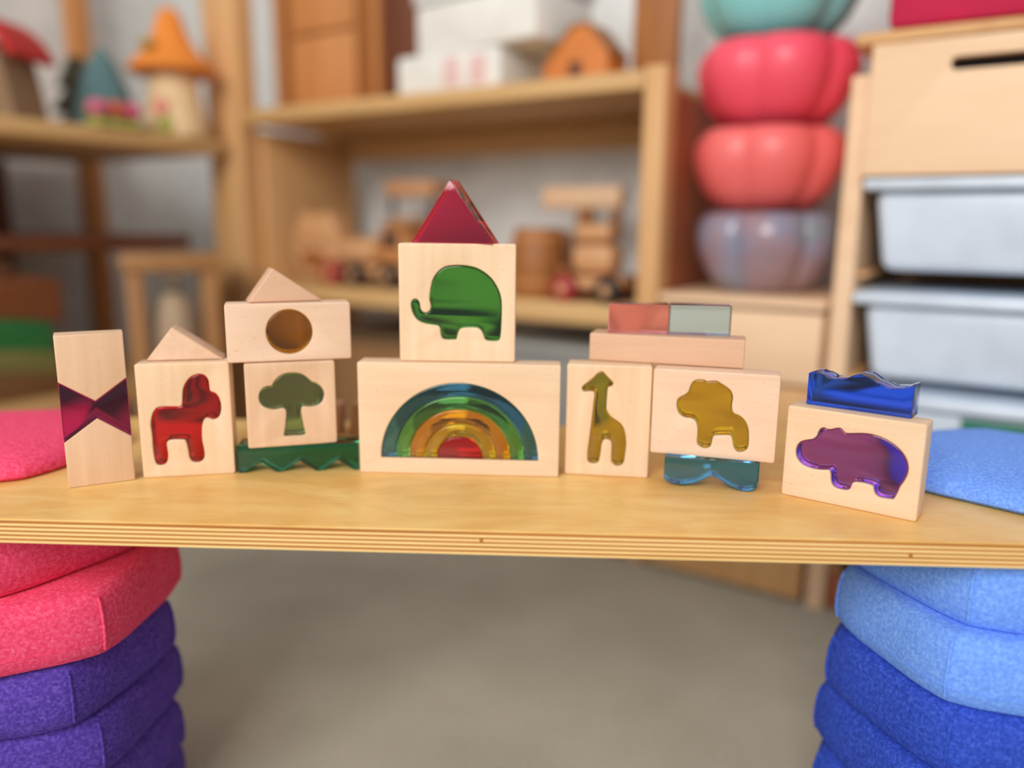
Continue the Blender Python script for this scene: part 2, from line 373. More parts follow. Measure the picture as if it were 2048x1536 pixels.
hippo = [(560,90),(620,115),(700,110),(770,95),(840,105),(880,150),(930,180),(1050,180),(1200,180),(1350,200),(1500,250),(1640,320),(1770,420),(1860,520),(1920,640),(1940,760),(1920,860),(1870,960),(1800,1060),(1760,1150),(1720,1220),(1680,1265),(1580,1255),(1470,1235),(1400,1190),(1370,1120),(1360,1060),(1310,1030),(1200,1000),(1080,985),(1020,1000),(995,1060),(950,1110),(860,1110),(750,1080),(690,1030),(665,950),(660,850),(630,790),(540,785),(420,775),(290,740),(180,680),(110,590),(90,490),(110,390),(170,320),(270,290),(370,275),(430,230),(460,160),(500,105)]

f = Face((287,957), (470,947), 0)
inlay_block(f, 'horse_block', 'upright wooden block with a see-through red horse inlay', beech['pale_z'], AC['red'], 0.0612, 0.081, f.outline(280, 740, 7.678, horse)); HORSE = f
f = Face((497,898), (677,885), 0.0205)
inlay_block(f, 'tree_block', 'square wooden block with a grey-green tree inlay, standing on the dark green piece', beech['pink_z'], AC['olive'], 0.0612, 0.0602, f.outline(500, 740, 10.97, tree)); TREE = f
f = Face((800,722), (1030,725), 0.0813)
inlay_block(f, 'elephant_block', 'square wooden block with a green elephant inlay, on top of the rainbow block', beech['pale_z'], AC['green'], 0.0813, 0.0822, f.outline(810, 520, 9.035, elephant)); ELE = f
f = Face((1129,948), (1294,957), 0)
inlay_block(f, 'giraffe_block', 'upright wooden block with an olive yellow giraffe inlay', beech['pale_z'], AC['khaki'], 0.0594, 0.081, f.outline(1150, 735, 7.49, giraffe))
f = Face((1300,905), (1553,928), 0.0206)
inlay_block(f, 'lion_block', 'wide wooden block with a golden lion inlay, raised on the turquoise piece', beech['pink_x'], AC['yellow'], 0.0832, 0.0602, f.outline(1340, 750, 9.6, lion)); LION = f
f = Face((1562,988), (1832,1045), 0)
inlay_block(f, 'hippo_block', 'wide wooden block with a violet hippo inlay at the right end of the row', beech['pale_x'], AC['purple'], 0.083, 0.0615, f.outline(1580, 845, 8.192, hippo)); HIP = f

# sun block
f = Face((455,727), (704,717), 0.0813)
c0 = f.at(579, 664); R = 0.0157
circ = [(c0[0] + R * math.cos(2 * math.pi * k / 64), c0[1] + R * math.sin(2 * math.pi * k / 64)) for k in range(64)]
inlay_block(f, 'sun_block', 'low wooden block with a round amber window, bridging horse and tree blocks', beech['pink_x'], AC['amber'], 0.084, 0.0404, circ); SUN = f

# rainbow block
f = Face((720,945), (1120,955), 0); W, H = 0.1432, 0.081
t = f.thing('rainbow_block', 'large wooden block with a five-coloured rainbow inlay in the middle of the row')
cx, cz = f.at(918.5, 919); rad = [0.0564, 0.0463, 0.0366, 0.0257, 0.0167]
def half(r, n=48): return [(cx + r * math.cos(math.pi * k / n), cz + r * math.sin(math.pi * k / n) * 0.985) for k in range(n + 1)]
slab('wooden_frame', beech['pale_x'], [round_poly(rect(W, H), 0.0014), half(rad[0])], T, t)
for k, key in enumerate(('arc_blue', 'arc_green', 'arc_orange', 'arc_yellow', 'arc_red')):
    lp = half(rad[k])
    if k < 4: lp = lp + half(rad[k + 1])[::-1]
    o = slab('rainbow_arc', AC[key], [lp], T - 0.0020, t, bev=0.0009, gap=0.0001, y0=0.0010, smooth=50, bres=3)
    o['label'] = 'transparent %s rainbow band' % key[4:]

# bow-tie block
f = Face((138,977), (271,960), 0); W, H = 0.0405, 0.103
t = f.thing('bow_tie_block', 'tall narrow wooden block with a magenta bow-tie band, leftmost in the row')
q = [f.at(90 + x / 4.52, 650 + y / 4.52) for x, y in ((170,1070), (475,842), (790,1000), (735,475), (452,692), (115,530))]
zb, zc, zd, ze = (q[0][1] + q[2][1]) / 2, q[1][1], (q[3][1] + q[5][1]) / 2, q[4][1]; xm = (q[1][0] + q[4][0]) / 2
slab('lower_wood', beech['pink_z'], [[(0, 0), (W, 0), (W, zb - .0001), (xm, zc - .0001), (0, zb - .0001)]], T, t)
slab('upper_wood', beech['pink_z'], [[(0, H), (0, zd + .0001), (xm, ze + .0001), (W, zd + .0001), (W, H)]], T, t)
slab('acrylic_band', AC['magenta'], [[(0, zb), (xm, zc), (W, zb), (W, zd), (xm, ze), (0, zd)]], T, t, bev=0.0004)

# plain wooden pieces
def prism_tri(f, label, wood, w, h, ax, name='triangle_block'):
    o = slab(name, wood, [round_poly([(0, 0), (w, 0), (ax, h)], 0.0012)], T)
    o.location = f.a + Vector((0, 0, 0.0001)); o.rotation_euler = (0, 0, f.rz)
    return tag(o, label, 'toy block', 'plain wooden blocks')
f = Face((291,723), (447,719), 0.0812); f.a = f.a.copy()
prism_tri(f, 'small wooden triangle block lying on the horse block', beech['tan_y'], 0.0512, 0.0235, 0.0185)
f = Face((497,606.5), (645,602), 0.1219)
prism_tri(f, 'small wooden triangle block on top of the amber window block', beech['rosy_x'], 0.0512, 0.0235, 0.0173)
f = Face((1178,720), (1489,738), 0.0813); PL = f
o = slab('plank_block', beech['rosy_x'], [round_poly(rect(0.1075, 0.0196), 0.0012)], T + 0.004); o.location = f.a + Vector((0, 0, .0001)); o.rotation_euler = (0, 0, f.rz)
tag(o, 'long flat wooden plank block lying across giraffe and lion blocks', 'toy block', 'plain wooden blocks')

# loose acrylic pieces
def loose(name, label, acr, loop, t, a, rz, bev=0.0006):
    o = slab(name, acr, [loop], t, bev=bev, smooth=30); o.location = a; o.rotation_euler = (0, 0, rz)
    return tag(o, label, 'acrylic block', 'loose transparent acrylic pieces')
zt = ZB + 0.0813 + 0.0196 + .0002
a = PL.a + PL.u * 0.0125 - PL.n * 0.004; a.z = zt
loose('acrylic_cuboid', 'clear pink acrylic cuboid on the wooden plank', AC['rose'], round_poly(rect(0.0425, 0.0212), 0.0006), 0.018, a, PL.rz + math.radians(9))
a2 = a + Vector((math.cos(PL.rz + math.radians(9)), math.sin(PL.rz + math.radians(9)), 0)) * 0.0431
loose('acrylic_cuboid', 'pale teal acrylic cuboid beside the pink one on the plank', AC['teal'], round_poly(rect(0.0425, 0.0212), 0.0006), 0.018, a2, PL.rz + math.radians(8))
# red prism on the elephant block
rzr = math.radians(-15); u = Vector((math.cos(rzr), math.sin(rzr), 0)); zt = ZB + 0.0813 + 0.0822 + .0003
a = ELE.a + ELE.u * 0.0075 - ELE.n * 0.0115; a.z = zt
loose('acrylic_prism', 'ruby red triangular acrylic prism crowning the elephant block', AC['crimson'], [(0, 0), (0.0590, 0), (0.0290, 0.0428)], 0.0185, a, rzr, 0.0004)
# emerald zigzag under the tree block
f = Face((477,947), (717,940), 0); L = 0.0852
z = 0.0201; d = 0.0072
zig = [(0, z), (0, 0.0), (0.0045, 0.0), (0.0150, d), (0.0265, 0.0), (0.0295, 0.0), (0.0430, d + .0006), (0.0545, 0.0), (0.0575, 0.0), (0.0700, d + .0006), (0.0815, 0.0), (L, 0.0), (L, z)]
loose('zigzag_piece', 'dark emerald zigzag acrylic piece standing under the tree block', AC['emerald'], zig[::-1], 0.0215, f.a - f.n * 0.0 + Vector((0, 0, .0002)), f.rz)
# turquoise cloud under the lion block
f = Face((1330,971), (1518,986), 0); L = f.w + 0.0025
cl = [f.at(x, y) for x, y in ((1329,962), (1340,969), (1352,972), (1368,973), (1392,969), (1410,961), (1424,957), (1438,963), (1458,976), (1476,984), (1492,987), (1508,984), (1516,975))]
mz = min(q[1] for q in cl); cl = [(x, z - mz) for x, z in cl]; xl, xr = f.at(1328, 940)[0], f.at(1518, 955)[0]
body = [(xr, 0.008), (xr, 0.0203), (xl, 0.0203), (xl, 0.006)] + cl; body = body[:4] + [(x, max(0, z)) for x, z in smooth_pts([cl[0]] * 2 + cl + [cl[-1]] * 2, 3)[6:-9]]
loose('cloud_piece', 'turquoise cloud-shaped acrylic piece standing under the lion block', AC['cyan'], body, 0.020, f.a + Vector((0, 0, .0002)), f.rz)
# cobalt wave on the hippo block
f = Face((1612,808), (1822,838), 0.0617); L = 0.0640
wv = [(0, 0), (L, 0)]
for k in range(33):
    x = L * (1 - k / 32); s_ = x / L
    prof = [(0, .0208), (.06, .0222), (.14, .0210), (.25, .0188), (.34, .0192), (.44, .0224), (.5, .0240), (.56, .0232), (.68, .0196), (.8, .0172), (.9, .0180), (1.0, .0206)]
    for (a0, h0), (a1, h1) in zip(prof, prof[1:]):
        if a0 <= s_ <= a1 + 1e-9:
            tt = (s_ - a0) / (a1 - a0); tt = tt * tt * (3 - 2 * tt); wv.append((x, h0 + (h1 - h0) * tt)); break
loose('wave_piece', 'cobalt blue wavy acrylic piece on top of the hippo block', AC['cobalt'], wv, 0.0185, f.a + Vector((0, 0, .0002)), f.rz, 0.0005)
# two small pieces seen in the gap at the back of the board
STK = mat_wood('stick_wood', srgb(196, 146, 108), srgb(170, 120, 84), 2, pores=BE_D)
for k, (x, lean, lab) in enumerate(((-0.1535, 2, 'small brown wooden stick block in the gap right of the tree block'), (-0.1390, 11, 'small brown wooden stick block leaning against the rainbow block'))):
    o = slab('stick_block', STK, [round_poly(rect(0.0085, 0.0262), 0.0008)], 0.02)
    o.location = (x, 0.645, ZB + .0002 + 0.0085 * math.sin(math.radians(lean))); o.rotation_euler = (0, math.radians(lean), 0)
    tag(o, lab, 'toy block', 'plain wooden blocks')

# ------------------------------------------------------------------ shelf unit on the back wall
def ubox(name, mat, parent, s0, s1, q0, q1, z0, z1, bev=0.003):     # box in a unit's own frame
    return box(name, mat, parent, s0, s1, q0, q1, z0, z1, bev)
unit = thing('shelf_unit', 'pine shelf unit with two open shelves in the middle of the back wall', 'shelf', P0, RZ)
for s0, s1, zt in ((-0.848, -0.785, 1.3), (0.015, 0.045, 0.680)):
    ubox('front_post', PINE, unit, s0, s1, 0, 0.045, 0, zt); ubox('rear_post', PINE, unit, s0, s1, 0.255, 0.30, 0, zt)
ubox('side_panel', PINE, unit, -0.790, -0.775, 0.046, 0.254, 0.0, 0.645)
ubox('side_panel', PINE_O, unit, -0.795, -0.775, 0.10, 0.254, 0.678, 1.28)
ubox('side_panel', REDW, unit, 0.020, 0.040, 0.046, 0.254, 0.0, 0.655)
ubox('shelf_board', PINE_H, unit, -0.774, 0.014, 0.0, 0.295, 0.652, 0.676)
ubox('shelf_rail', PINE_H, unit, -0.774, 0.014, 0.262, 0.292, 0.606, 0.651)
ubox('shelf_board', PINE_H, unit, -0.774, 0.014, 0.0, 0.295, 0.338, 0.368)
ubox('shelf_board', PINE_H, unit, -0.774, 0.014, 0.0, 0.295, 0.050, 0.078)
ubox('plinth', REDW, unit, -0.774, 0.014, 0.004, 0.03, 0.0, 0.049)
def on_unit(name, label, cat, s, q, z, rz=0, group=None): return thing(name, label, cat, U(s, q, z + .0003), RZ + rz, group)

# upper shelf
ZS = 0.676
s, q = -0.60, 0.12
t = on_unit('fabric_box', 'large white printed storage box on the upper shelf, the lower of two', 'box', -0.315, 0.03, ZS)
ubox('body', M_WHITE, t, -0.115, 0.085, 0, 0.16, 0, 0.062, 0.008)
PINKP = P_('faded_pink_print', 232, 196, 192, 0.8)
for x in (-0.02, 0.03): ubox('printed_panel', PINKP, t, x, x + 0.032, -0.0012, 0.001, 0.01, 0.052, 0.0004)
t = on_unit('fabric_box', 'white box set askew on the other white box on the upper shelf', 'box', -0.270, 0.035, ZS + 0.063, math.radians(-6))
ubox('body', M_WHITE, t, -0.135, 0.105, 0, 0.15, 0, 0.075, 0.008); ubox('lid', P_('pale_lid', 222, 222, 220), t, -0.138, 0.108, -0.003, 0.153, 0.0755, 0.10, 0.004)
YEL = P_('yellow_plastic', 206, 190, 30, 0.4)
t = on_unit('yellow_toy', 'bright yellow toy ball on the left end of the white boxes', 'toy', -0.385, 0.10, ZS + 0.1636)
lathe('ball', YEL, [(0, 0), (0.02, 0.004), (0.032, 0.018), (0.035, 0.035), (0.03, 0.054), (0.016, 0.067), (0, 0.07)], t, n=24)
lathe('valve', M_BLACK, [(0.004, 0.0695), (0.004, 0.0715), (0, 0.072)], t, n=12)
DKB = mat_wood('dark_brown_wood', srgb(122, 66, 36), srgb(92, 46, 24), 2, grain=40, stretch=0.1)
t = on_unit('picture_book', 'dark brown wooden tray standing left of the white boxes', 'tray', -0.490, 0.10, ZS)
ubox('panel', DKB, t, -0.06, 0.04, 0.03, 0.045, 0, 0.24); ubox('rim', PINE_O, t, -0.072, -0.0605, 0.02, 0.05, 0, 0.24); ubox('rim', PINE_O, t, 0.0405, 0.052, 0.02, 0.05, 0, 0.24)
t.name = 'wooden_tray'
ORG = mat_wood('orange_stained_wood', srgb(224, 136, 62), srgb(196, 110, 44), 0, grain=50, stretch=0.1)
t = on_unit('toy_barn', 'orange wooden toy barn at the right end of the upper shelf', 'toy house', -0.120, 0.06, ZS); t.scale = (0.8, 0.8, 0.8)
slab('gable_wall', ORG, [round_poly([(-0.065, 0), (0.065, 0), (0.065, 0.05), (0.02, 0.098), (-0.005, 0.098), (-0.065, 0.03)], 0.003)], 0.08, t)
box('door', DKB, t, -0.012, 0.014, -0.002, 0.0005, 0.001, 0.04, 0.0005)
slab('roof', TOYD, [[(0.071, 0.05), (0.026, 0.1035), (-0.009, 0.1035), (-0.070, 0.033), (-0.0655, 0.0305), (-0.0052, 0.0988), (0.0203, 0.0988), (0.0655, 0.0505)][::-1]], 0.084, t, bev=0.0004, y0=-0.002)
t = on_unit('wooden_board', 'tall brown wooden board leaning at the right end of the upper shelf', 'board', -0.024, 0.0, ZS)
ubox('panel', TOYD, t, -0.035, 0.035, 0.12, 0.135, 0, 0.3); ubox('cleat', PINE_O, t, -0.035, 0.035, 0.113, 0.1199, 0.13, 0.16)
t = on_unit('craft_box', 'orange pine box at the left end of the upper shelf', 'box', -0.665, 0.10, ZS)
ubox('body', PINE_O, t, -0.07, 0.09, 0, 0.14, 0, 0.30); ubox('front_board', PINE_O, t, -0.07, 0.09, -0.012, -0.0005, 0.005, 0.135); ubox('front_board', PINE_O, t, -0.07, 0.09, -0.012, -0.0005, 0.14, 0.295)

# lower shelf: wooden vehicles
ZL = 0.368
def wheel(par, x, y, r, mat, hub=TOYW):
    o = lathe('wheel', mat, [(0, -0.009), (r * .85, -0.009), (r, -0.006), (r, 0.006), (r * .85, 0.009), (0, 0.009)], par, (x, y, r), n=28); o.rotation_euler = (math.pi / 2, 0, 0)
    h = lathe('hub', hub, [(0, 0.0092), (r * .4, 0.0092), (r * .35, 0.012), (0, 0.013)], o, n=16)
    return o
def vehicle(label, s, q, rz, L, body_mat, parts, wheels, group='wooden toy vehicles on the lower shelf', name='toy_truck'):
    t = on_unit(name, label, 'toy vehicle', s, q, ZL, rz, group)
    box('chassis', body_mat, t, -L / 2, L / 2, -0.03, 0.03, 0.018, 0.036, 0.004)
    for nm, mat, x0, x1, y0, y1, z0, z1, bv in parts: box(nm, mat, t, x0, x1, y0, y1, z0, z1, bv)
    for x, r, mat in wheels:
        wheel(t, x, -0.041, r, mat)
        wheel(t, x, 0.041, r, mat).rotation_euler = (-math.pi / 2, 0, 0)
    return t
s1, _ = pxU(622, 500, 0.06)
t = on_unit('wooden_roller_toy', 'round-faced brown wooden animal toy at the left of the lower shelf', 'toy', s1, 0.07, ZL)
slab('head', TOYW, [smooth_pts([(-0.055, 0.035), (-0.06, 0.08), (-0.045, 0.115), (-0.03, 0.13), (0, 0.123), (0.03, 0.13), (0.05, 0.105), (0.06, 0.065), (0.05, 0.030), (0.03, 0.009), (-0.03, 0.009)][::-1])], 0.05, t, bev=0.006)
for x in (-0.02, 0.022): lathe('eye', TOYD, [(0.008, -0.001), (0.007, 0.002), (0, 0.003)], t, (x, -0.0006, 0.075), n=16).rotation_euler = (math.pi / 2, 0, 0)
slab('snout', TOYD, [smooth_pts([(-0.022, 0.03), (0.022, 0.03), (0.026, 0.05), (0, 0.06), (-0.026, 0.05)])], 0.010, t, bev=0.002, y0=-0.0105)
s1, _ = pxU(745, 520, 0.06)
vehicle('wooden toy lorry with a rounded tan load behind the amber window block', s1, 0.075, 0, 0.19, TOYW,
  [('load', TOYW, -0.09, 0.02, -0.034, 0.034, 0.037, 0.085, 0.02), ('cab', PINE_O, 0.024, 0.09, -0.032, 0.032, 0.037, 0.10, 0.012), ('cab_roof', TOYD, 0.03, 0.084, -0.03, 0.03, 0.1005, 0.108, 0.003), ('window', M_BLACK, 0.04, 0.075, -0.034, -0.0322, 0.07, 0.092, 0.0005)],
  [(-0.075, 0.021, M_REDP), (-0.02, 0.021, M_BLACK), (0.06, 0.021, M_BLACK)])
s1, _ = pxU(835, 400, 0.20)
vehicle('wooden toy tractor with a raised tan bonnet at the back of the lower shelf', s1, 0.205, 0, 0.13, TOYW,
  [('seat_block', TOYW, -0.06, 0.0, -0.028, 0.028, 0.037, 0.12, 0.006), ('bonnet', TOYW, 0.002, 0.064, -0.025, 0.025, 0.037, 0.095, 0.006), ('canopy', TOYW, -0.062, 0.055, -0.03, 0.03, 0.161, 0.188, 0.005),
   ('canopy_post', M_BLACK, -0.055, -0.048, -0.02, -0.012, 0.1205, 0.1605, 0.001), ('canopy_post', M_BLACK, 0.042, 0.049, -0.02, -0.012, 0.0955, 0.1605, 0.001)],
  [(-0.03, 0.028, M_BLACK), (0.045, 0.022, M_BLACK)], name='toy_tractor')
s1, _ = pxU(1070, 480, 0.05)
t = on_unit('toy_barrel', 'honey-brown turned wooden barrel right of the elephant block', 'toy', s1, 0.06, ZL)
lathe('staves', TOYD, [(0.0, 0), (0.036, 0), (0.043, 0.03), (0.044, 0.055), (0.040, 0.085), (0.034, 0.105), (0.0, 0.105)], t, n=32)
for z_, r_ in ((0.02, 0.0417), (0.085, 0.0407)): lathe('hoop', PINE_O, [(r_ - .002, z_), (r_ + .001, z_ + .001), (r_ + .001, z_ + .007), (r_ - .002, z_ + .008)], t, n=32)
s1, _ = pxU(1140, 400, 0.17)
vehicle('wooden toy crane truck with a long pale boom near the right shelf post', s1, 0.185, 0, 0.15, TOYW,
  [('cab', TOYW, -0.07, -0.01, -0.03, 0.03, 0.037, 0.10, 0.008), ('mast', TOYD, 0.01, 0.035, -0.012, 0.012, 0.037, 0.135, 0.003), ('boom', PINE_B, -0.055, 0.090, -0.016, 0.016, 0.1355, 0.172, 0.006), ('hook_block', TOYD, 0.07, 0.085, -0.008, 0.008, 0.105, 0.135, 0.003)],
  [(-0.045, 0.022, M_BLACK), (0.04, 0.022, M_BLACK)], name='toy_crane')
s1, _ = pxU(1178, 520, 0.03)
t = vehicle('rounded tan wooden toy car with dark wheels by the right shelf post', s1, 0.058, 0.05, 0.10, TOYW,
  [('body', TOYW, -0.036, 0.036, -0.028, 0.028, 0.037, 0.085, 0.02), ('roof', TOYW, -0.03, 0.03, -0.026, 0.026, 0.0855, 0.112, 0.012), ('bumper', TOYD, -0.05, -0.037, -0.03, 0.03, 0.037, 0.05, 0.003)],
  [(-0.034, 0.019, M_REDP), (0.034, 0.019, M_BLACK)], name='toy_car')
# bottom shelf bins
GRY = P_('grey_plastic', 150, 150, 146, 0.5); BRN = P_('brown_basket', 150, 110, 70, 0.9)
def bin_(label, s, q, z, w_, d_, h_, mat, lip, cat='storage bin'):
    t = on_unit('storage_bin', label, cat, s, q, z)
    bm = bmesh.new(); box_bm(bm, -w_ / 2 + .01, w_ / 2 - .01, 0.006, d_, 0, h_, 0.008, 3)
    for vv in bm.verts:
        k = vv.co.z / h_; vv.co.x *= 0.93 + 0.07 * k
    obj('body', bm_mesh('body', bm, mat), t)
    box('lip', lip, t, -w_ / 2, w_ / 2, -0.004, d_ + .004, h_ + .0003, h_ + 0.014, 0.004); return t
bin_('grey plastic bin low in the shelf behind the giraffe block', -0.14, 0.05, 0.078, 0.26, 0.22, 0.205, GRY, P_('grey_lip', 168, 168, 164))
bin_('brown woven basket low in the shelf behind the tree block', -0.50, 0.05, 0.078, 0.28, 0.22, 0.19, BRN, P_('brown_lip', 108, 84, 60), 'basket')

# ------------------------------------------------------------------ stacked lobed bowls between the units
t = on_unit('wooden_crate', 'tan wooden crate under the stacked bowls between the two units', 'crate', 0.155, 0.0, 0)
for k in range(4): ubox('slat', PINE_B if k == 3 else PINE, t, -0.105, 0.105, 0, 0.014, 0.004 + k * 0.0935, 0.094 + k * 0.0935, 0.003)
ubox('side', PINE_B, t, -0.105, -0.092, 0.0145, 0.262, 0.004, 0.374); ubox('side', PINE_B, t, 0.092, 0.105, 0.0145, 0.262, 0.004, 0.374)
ubox('lid', PINE_B, t, -0.107, 0.107, 0.0, 0.264, 0.3785, 0.390); ubox('base', PINE_B, t, -0.09, 0.09, 0.0147, 0.26, 0.004, 0.012)
def mat_bowl(name, col, trans=0.0, rough=0.4):
    m, nt, p = new_mat(name); p.inputs['Base Color'].default_value = col; p.inputs['Roughness'].default_value = rough
    p.inputs['Transmission Weight'].default_value = trans; p.inputs['Coat Weight'].default_value = 0.12; p.inputs['Coat Roughness'].default_value = 0.3; return m
CORAL = mat_bowl('coral_plastic', srgb(248, 84, 106)); CORAL2 = mat_bowl('coral_orange_plastic', srgb(246, 112, 110)); TEALB = mat_bowl('aqua_plastic', srgb(138, 212, 212))
m, nt, p = new_mat('pearl_plastic'); PEARL = m
v = coords(nt, (1, 1, 1)); a = noise(nt, v, 16, 3)
nt.links.new(ramp(nt, a, [(0.3, srgb(150, 176, 180)), (0.45, srgb(172, 170, 196)), (0.6, srgb(190, 158, 168)), (0.75, srgb(160, 164, 170))]), p.inputs['Base Color'])
p.inputs['Roughness'].default_value = 0.3; p.inputs['Transmission Weight'].default_value = 0.35; p.inputs['Coat Weight'].default_value = 0.4
BOWL = [(0, 0), (0.048, 0.0), (0.066, 0.006), (0.086, 0.028), (0.098, 0.054), (0.102, 0.076), (0.099, 0.094), (0.090, 0.106), (0.084, 0.108), (0.084, 0.104), (0.093, 0.090), (0.096, 0.075), (0.092, 0.055), (0.080, 0.031), (0.062, 0.011), (0.0, 0.009)]
zc_ = 0.3902
for k, (mat, sc, lab) in enumerate(((PEARL, .95, 'pearly clear lobed bowl at the bottom of the bowl stack'), (CORAL2, .99, 'coral lobed bowl resting on the pearly clear bowl'),
                                    (CORAL, 1.02, 'bright coral lobed bowl under the aqua bowl'), (TEALB, 1.02, 'aqua lobed bowl on top of the bowl stack'))):
    t = on_unit('lobed_bowl', lab, 'bowl', 0.152 - 0.004 * (k % 2), 0.115, zc_, 0.3 * k, 'stack of lobed bowls')
    lathe('shell', mat, [(r * sc, h * 0.98) for r, h in BOWL], t, n=96, lobes=(6, 0.15, 0.4 + 0.7 * k), smooth=60)
    lathe('foot_ring', mat, [(0.030, 0.0), (0.030, 0.0005), (0.044, 0.0005), (0.044, 0.0)], t, (0, 0, -0.0002), n=32)
    zc_ += 0.108 * 0.98 + .0008

# ------------------------------------------------------------------ drawer unit at the right
DS0, DS1 = 0.268, 0.78
du = thing('drawer_unit', 'pale wooden drawer unit with white tubs at the right', 'drawer unit', P0, RZ)
ubox('side_panel', PINE_B, du, DS0, DS0 + 0.022, -0.004, 0.30, 0, 0.645); ubox('side_panel', PINE_B, du, DS1 - .03, DS1, -0.004, 0.30, 0, 0.645)
ubox('back_panel', PINE, du, DS0 + .023, DS1 - .031, 0.285, 0.299, 0.0, 0.645)
ubox('plinth', REDW, du, DS0 + .023, DS1 - .031, 0.01, 0.03, 0.0, 0.05)
for z_ in (0.052, 0.186, 0.297, 0.421): ubox('tub_runner', PINE, du, DS0 + 0.0225, DS0 + 0.036, 0.006, 0.284, z_, z_ + 0.006)
GRN = P_('green_toy_plastic', 40, 120, 96, 0.5)
for k, (z0, h, lab) in enumerate(((0.430, 0.088, 'upper white plastic tub under the pale wooden box'), (0.306, 0.086, 'middle white plastic tub in the drawer unit'), (0.194, 0.084, 'lower white plastic tub behind the wavy blue piece'), (0.060, 0.10, 'lowest white plastic tub in the drawer unit, hidden by the board'))):
    t = on_unit('plastic_tub', lab, 'tub', DS0 + 0.0235 + 0.225, -0.012, z0, 0, 'white tubs in the drawer unit'); hw = 0.223
    bm = bmesh.new(); box_bm(bm, -hw + .012, hw - .012, 0, 0.27, 0, h, 0.012, 3)
    for vv in bm.verts: vv.co.x *= 0.94 + 0.06 * vv.co.z / h; vv.co.y += (1 - vv.co.z / h) * 0.008 * (1 if vv.co.y < 0.1 else 0)
    obj('body', bm_mesh('body', bm, M_TUB), t); box('rim', M_TUB, t, -hw, hw, -0.014, 0.274, h + .0003, h + 0.014, 0.005)
    if k == 2: box('label_strip', GRN, t, -0.10, 0.02, -0.0035, -0.0005, h - 0.022, h - 0.006, 0.0004)
t = on_unit('wooden_box', 'pale wooden box with a dark hand slot on the drawer unit', 'box', (DS0 + DS1) / 2 + .006, -0.03, 0.6453 - 0.104)
t.location.z = 0.6455
hb = 0.0
t.location = U(DS0 + 0.0235 + 0.2225, -0.030, 0.5335)
Hb, Wb = 0.136, 0.222
slot = round_poly([(0.0, 0.108), (0.115, 0.108), (0.115, 0.121), (0.0, 0.121)], 0.006)
slab('front_board', PINE_B, [round_poly(rect(2 * Wb, Hb), 0.003), [(x + 0.076, z - 0.004) for x, z in slot]], 0.014, t).location = (-Wb, 0, 0)
ubox('side_board', PINE_B, t, -Wb, -Wb + .012, 0.0145, 0.27, 0, Hb); ubox('side_board', PINE_B, t, Wb - .012, Wb, 0.0145, 0.27, 0, Hb)
ubox('back_board', PINE_B, t, -Wb + .0125, Wb - .0125, 0.258, 0.27, 0, Hb); ubox('bottom_board', PINE_B, t, -Wb + .0125, Wb - .0125, 0.0145, 0.2575, 0, 0.01)
ubox('dark_contents', M_BLACK, t, -Wb + .02, Wb - .02, 0.03, 0.25, 0.0105, 0.118)
t = on_unit('fabric_bin', 'crimson fabric bin on top of the drawer unit', 'storage bin', (DS0 + DS1) / 2 + .01, 0.0, 0.690)
ubox('body', M_CRIM, t, -0.235, 0.235, 0.0, 0.27, 0, 0.20, 0.01); ubox('trim', P_('dark_red_trim', 140, 16, 48, 0.8), t, -0.236, 0.236, -0.002, 0.272, 0.2005, 0.215, 0.003)
ubox('top_board', PINE, du, DS0, DS1 + 0.01, 0.0, 0.30, 0.676, 0.6895); ubox('top_support', PINE, du, DS1 - .03, DS1, 0.0, 0.30, 0.6455, 0.6755); ubox('top_support', PINE, du, DS0, DS0 + .02, 0.10, 0.30, 0.6455, 0.6755)

# ------------------------------------------------------------------ unit on the left wall (local x towards the viewer, local y into the unit)
LR = RZ - math.pi / 2          # local +x = -E2, local +y ... = E1 ; unit depth goes to -E1
lu = thing('side_shelf_unit', 'pine shelf unit along the left wall holding toy houses', 'shelf', LP, LR)
def lbox(name, mat, t0, t1, w0, w1, z0, z1, parent=None, bev=0.003): return box(name, mat, parent if parent is not None else lu, t0, t1, -w1, -w0, z0, z1, bev)
for t0 in (-0.052, 1.0):
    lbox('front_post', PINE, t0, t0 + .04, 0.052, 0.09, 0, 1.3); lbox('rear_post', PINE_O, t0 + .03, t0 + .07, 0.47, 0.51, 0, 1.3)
lbox('shelf_board', PINE_H, 0.0205, 0.9995, 0.0, 0.51, 0.598, 0.624)
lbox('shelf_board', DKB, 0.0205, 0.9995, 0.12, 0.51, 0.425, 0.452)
lbox('shelf_board', PINE_H, 0.0205, 0.9995, 0.06, 0.51, 0.160, 0.186)
lbox('shelf_board', PINE_H, 0.0205, 0.9995, 0.06, 0.51, 0.04, 0.066)
lbox('back_panel', DKB, 0.16, 0.9995, 0.5105, 0.522, 0.19, 0.596)  # board added dark to give the unit its shaded interior
def on_left(name, label, cat, x, y, w_, z, rz=0, group=None):   # thing on the left unit at the depth w_ of the column seen at pixel x
    n = E1; pp = onplane(x, y, LP - E1 * w_, n); pp.z = z + .0003
    return thing(name, label, cat, pp, rz, group)
ZT = 0.624
